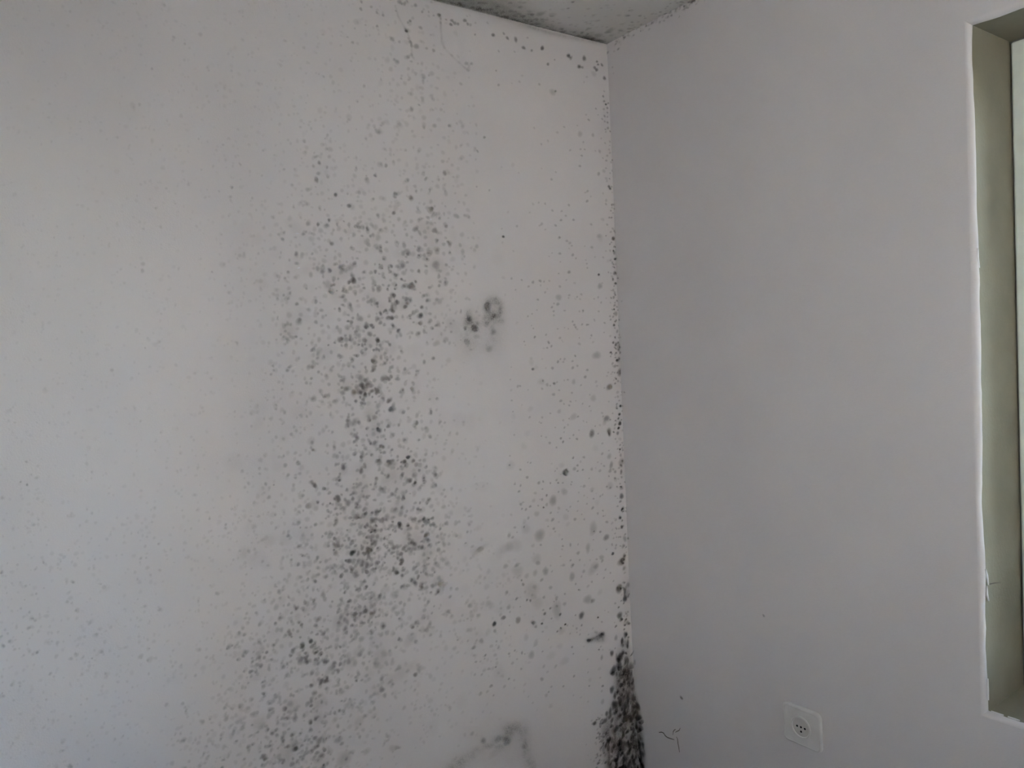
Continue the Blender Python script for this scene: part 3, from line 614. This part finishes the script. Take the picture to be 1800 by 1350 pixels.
for _ in range(230):
    py = 1350+290*rng.random()**1.3; a, b = base_lim(py)
    px = a+(b-a)*rng.random()**.8
    r = rng.uniform(1.8, 5.0); base.spot(px, py, r, rng.uniform(.2, .7), rng.choice(('black', 'black', 'black', 'grey')), r*rng.uniform(1, 3.0), None, rng.uniform(-.15, .15))
def base_film(px, py):
    a, b = base_lim(py)
    e = sstep(a-6, a+10, px)*sstep(b+5, b-3, px)*sstep(1090, 1200, py)*sstep(1660, 1480, py)
    n_ = .5+.5*noise.noise(Vector((px/9.0, py/26.0, 1)))+.25*noise.noise(Vector((px/4.0, py/8.0, 4)))
    return e*max(.25, min(1, n_*1.25))*.8
base.film(base_film, 1036, 1158, 1086, 1665, 3, 'blackfilm')
base.done(300, 2.6)

# ---- 6. separate blotches
def gsum(L):
    def fn(px, py):
        a = 0.0
        for (cx, cy, sx, sy, w) in L: a += w*math.exp(-((px-cx)/sx)**2-((py-cy)/sy)**2)
        n_ = .8+.5*noise.noise(Vector((px/7.0, py/7.0, 3.3)))+.2*noise.noise(Vector((px/2.8, py/2.8, 8)))
        return max(0, min(.8, a*.95))*max(.25, n_)
    return fn
def blotch(name, label, L, bb, mat='film', side='L', step=1.6, spots=()):
    c = Colony(name, label, ((bb[0]+bb[1])/2, (bb[2]+bb[3])/2), side)
    c.film(gsum(L), *bb, step, mat, side)
    for (px, py, r, st) in spots: c.spot(px, py, r*1.15, st*.5, 'olive', None, side)
    c.done(300, 2.0)
    return c
ringL = [(867+13*math.cos(a), 541+13*math.sin(a)*1.05, 6.5, 6.5, .34) for a in [i*math.pi/5 for i in range(10)]]
blotch('mould_ring', 'grey green ring shaped mould blotch with a pale hole in its middle', ringL + [(866, 559, 15, 9, .30), (855, 565, 9, 7, .22), (864, 580, 8, 10, .22), (866, 596, 9, 12, .16), (856, 612, 9, 8, .20), (880, 565, 7, 5, .2), (867, 541, 22, 26, .08), (867, 590, 22, 34, .06)], (835, 905, 505, 640),
       spots=((857, 538, 6, .4), (854, 571, 5, .35), (866, 584, 5, .35), (858, 614, 6, .3)))
blotch('mould_blotch', 'olive mould blotch just left of the ring shaped one', [(823, 553, 5, 8, .4), (824, 563, 8, 7, .35), (834, 573, 9, 9, .42), (820, 571, 8, 8, .3), (834, 580, 7, 6, .3), (817, 590, 7, 9, .16), (822, 604, 13, 14, .16), (835, 600, 14, 16, .10), (826, 570, 22, 30, .07), (820, 620, 18, 16, .08)], (790, 862, 528, 652),
       spots=((825, 560, 5, .45), (834, 577, 6, .45), (838, 568, 4, .35), (820, 601, 5, .25), (820, 525, 4, .3)))
arch = [(800, 1350, 16, 14, .30), (812, 1338, 14, 14, .26), (829, 1328, 10, 9, .3), (842, 1317, 10, 7, .26), (858, 1311, 9, 6, .25), (849, 1303, 5, 7, .3), (874, 1300, 8, 7, .35), (877, 1312, 11, 7, .32), (890, 1301, 8, 8, .42), (893, 1290, 8, 11, .32), (898, 1278, 14, 10, .26), (914, 1280, 14, 12, .30), (921, 1295, 9, 12, .22), (924, 1310, 8, 10, .28), (926, 1325, 9, 10, .28), (932, 1340, 9, 10, .3), (936, 1352, 9, 9, .3), (880, 1315, 40, 34, .06), (790, 1364, 14, 12, .28), (782, 1380, 12, 12, .22), (776, 1398, 11, 12, .16), (940, 1366, 9, 10, .28), (944, 1382, 9, 10, .22), (947, 1398, 8, 10, .14)]
blotch('mould_arch', 'grey arch shaped mould stain at the bottom of the left wall', arch, (750, 972, 1252, 1426), step=2, spots=((892, 1304, 6, .4), (850, 1302, 5, .35), (876, 1299, 6, .3), (923, 1312, 5, .3)))
smear = [(1033, 1126, 4, 3.4, .75), (1038.5, 1124.5, 4, 2.6, .7), (1044, 1122.5, 4, 2.6, .7), (1050, 1119.5, 4, 3, .7), (1056, 1116, 4, 4, .75), (1060, 1119, 3, 6, .6), (1047, 1111.5, 3, 2.6, .5), (1051, 1125, 10, 5, .35), (1056, 1117, 6, 5, .3)]
blotch('mould_smear', 'short dark slanting mould smear left of the corner above the black growth', smear, (1020, 1078, 1098, 1142), mat='blackfilm', step=1.2, spots=((1034, 1126, 3, .5), (1059, 1114, 3.5, .5)))

# ---- 7. ceiling edge
EDGE = [(420, -86), (700, -16), (756, -2), (800, 9), (863, 25), (910, 40), (956, 55), (1000, 65), (1050, 74), (1066, 78)]
def edge_y(px):
    for (a, b), (c, d_) in zip(EDGE, EDGE[1:]):
        if px <= c: return b+(d_-b)*(px-a)/(c-a)
    return 78
cm = Colony('ceiling_mould', 'soft dark green grey mould strip along the ceiling edge above the left wall', (880, 20), 'C')
def cfilm(px, py):
    e = edge_y(px); h = e-py
    if h < -2: return 0
    wd = 12+22*sstep(560, 840, px)*sstep(1010, 880, px)
    n_ = .8+.5*noise.noise(Vector((px/16.0, py/7.0, 2)))
    return (.60*math.exp(-(h/wd)**2)*sstep(-2, 2, h) + .22*math.exp(-((h-2)/3.5)**2))*n_*sstep(1085, 1040, px)
cm.film(cfilm, 480, 1090, -118, 84, 3, 'film', 'C')
def lfilm(px, py):
    h = py-edge_y(px)
    return .30*math.exp(-(h/4.5)**2)*sstep(-4, 0, h)*(.8+.6*noise.noise(Vector((px/14.0, py/9.0, 5))))*sstep(1075, 1050, px)
cm.film(lfilm, 480, 1072, -78, 100, 2.5, 'film', 'L')
for _ in range(90):
    px = rng.uniform(760, 1075); cm.spot(px, edge_y(px)-abs(rng.gauss(0, 14))-1, rng.uniform(2, 4.5), rng.uniform(.06, .22), rng.choice(('grey', 'olive')), None, 'C')
cm.done(300, 2.4)
cc = Colony('ceiling_corner_mould', 'loose dark mould specks on the ceiling at the corner and along the right wall edge', (1090, 45), 'C')
D = [(985/1,65,18,.35),(1045,70,18,.25),(1120,40,8,.3),(1145,8,8,.4)]
add_list(cc, 600, 0, 2.8125, D, side='C')
D2 = [(440,170,16,.35),(450,245,18,.45),(130,215,14,.2),(420,225,12,.25),(560,160,16,.2),(740,215,12,.25),(60,180,20,.3),(150,255,18,.25),(350,270,16,.25),(570,300,20,.2),(470,310,16,.25),(600,225,14,.2),(120,20,12,.2),(300,12,20,.4),(80,18,12,.3),(945,80,12,.3),(255,85,16,.2),(200,25,12,.25)]
add_list(cc, 960, 0, 6.43, [(a, b, c, d_*.6) for a, b, c, d_ in D2], side='C')
D3 = [(725,340,60,.3,40),(690,360,30,.3),(740,390,30,.25),(600,390,40,.22),(470,430,70,.35,22),(520,435,40,.4,16),(520,505,60,.4,14),(570,500,30,.4,14),(640,465,30,.3),(840,330,30,.25),(935,320,18,.5,26),(970,245,14,.55,20),(1000,300,14,.4),(1040,240,14,.35),(1060,172,20,.55),(1120,200,14,.55),(1110,180,10,.4),(1200,150,20,.35),(1240,150,14,.35),(1290,132,18,.55,12),(1350,90,12,.45),(1370,70,14,.45),(1405,35,14,.45),(1440,100,10,.3),(1480,25,16,.4),(1520,50,16,.5),(1560,70,14,.4),(1600,90,16,.5),(1620,20,14,.4),(1700,45,14,.35),(1335,235,14,.45),(1410,125,10,.25),(1530,15,20,.4),(1460,10,14,.3),(1660,10,14,.3)]
for zx, zy, r, st, *rest in D3:
    px, py = 960+zx/6.43, zy/6.43
    if True:
        lim = 78-(px-1066)*.515
        cc.spot(px, py, r/6.43*SR, st*.7, 'grey', (rest[0] if rest else r)/6.43*SR, 'C' if py < lim else ('L' if px < 1066 else 'R'))
for _ in range(170):
    t_ = rng.random(); px = 1080+t_*200; py = 74-(px-1085)*.515+rng.gauss(0, 5)-3
    lim = 78-(px-1066)*.515
    cc.spot(px, py, rng.uniform(1.6, 3.2), rng.uniform(.08, .3), 'grey', None, 'C' if py < lim else 'R')
for _ in range(70):
    px = rng.uniform(900, 1120); py = rng.uniform(-5, 60)
    if py < edge_y(px)-4 and py < 70-(px-1066)*.515: cc.spot(px, py, rng.uniform(2, 5), rng.uniform(.08, .22), 'grey', None, 'C')
R_ = [(695,600,20,.5),(820,555,16,.6),(775,580,14,.25),(755,760,12,.35),(765,830,12,.2)]
add_list(cc, 960, 0, 6.43, R_, ('black', 'grey'), side='R')
cc.done(300, 2.4)

# ---- 8. lone specks on the right wall, fine soft cracks under the ceiling
for px, py, r, st, lb in ((1198.3, 1226.4, 3.6, .75, 'single tiny dark mould speck on right wall above the branching crack'), (1343, 1082, 3.0, .5, 'single tiny brown speck on right wall above the socket')):
    p, m3 = spot_frame(px, py, r, r, 'R', 0)
    o = bpy.data.objects.new('mould_speck', proto_mesh(1, 'grey')); C.objects.link(o)
    o.matrix_world = Matrix.Translation(p) @ m3.to_4x4(); o['strength'] = st; tag(o, lb, 'mould')
def soft_line(pts, w, st, parent, label=None):
    P = []
    for (a, b), (c, d_) in zip(pts, pts[1:]):
        k = max(2, int(math.hypot(c-a, d_-b)/4))
        P += [(a+(c-a)*i/k, b+(d_-b)*i/k) for i in range(k)]
    P.append(pts[-1])
    v = []; f = []; cv = []
    for i, (px, py) in enumerate(P):
        q = P[min(i+1, len(P)-1)]; q0 = P[max(i-1, 0)]
        tx, ty = q[0]-q0[0], q[1]-q0[1]; L_ = math.hypot(tx, ty); nx_, ny_ = -ty/L_*w, tx/L_*w
        px += .8*noise.noise(Vector((py*.2, 1, 1)))
        for s, c_ in ((-1, 0), (0, 1), (1, 0)):
            v.append(on_left(px+nx_*s, py+ny_*s)+Vector((.0004+.0002*c_, 0, 0))); cv.append(c_*st*(.7+.5*noise.noise(Vector((i*.3, 2, 0)))))
    for i in range(len(P)-1):
        for s in range(2): f.append((i*3+s, i*3+s+1, i*3+s+4, i*3+s+3))
    o = mesh_obj('hairline_crack', v, f, M['grey'], parent, False, cv); o['strength'] = 1.0
    if label: o['label'] = label
soft_line(Zc(600, 0, 2.8125, [(490, 70), (492, 150), (497, 210), (512, 242)]), 3.2, .3, wall_left, 'faint vertical crack below the ceiling')
soft_line(Zc(600, 0, 2.8125, [(512, 242), (560, 290), (630, 355)]), 3, .16, wall_left)
soft_line(Zc(600, 0, 2.8125, [(265, 25), (280, 80), (305, 125), (325, 160), (345, 215), (350, 285)]), 3, .25, wall_left)
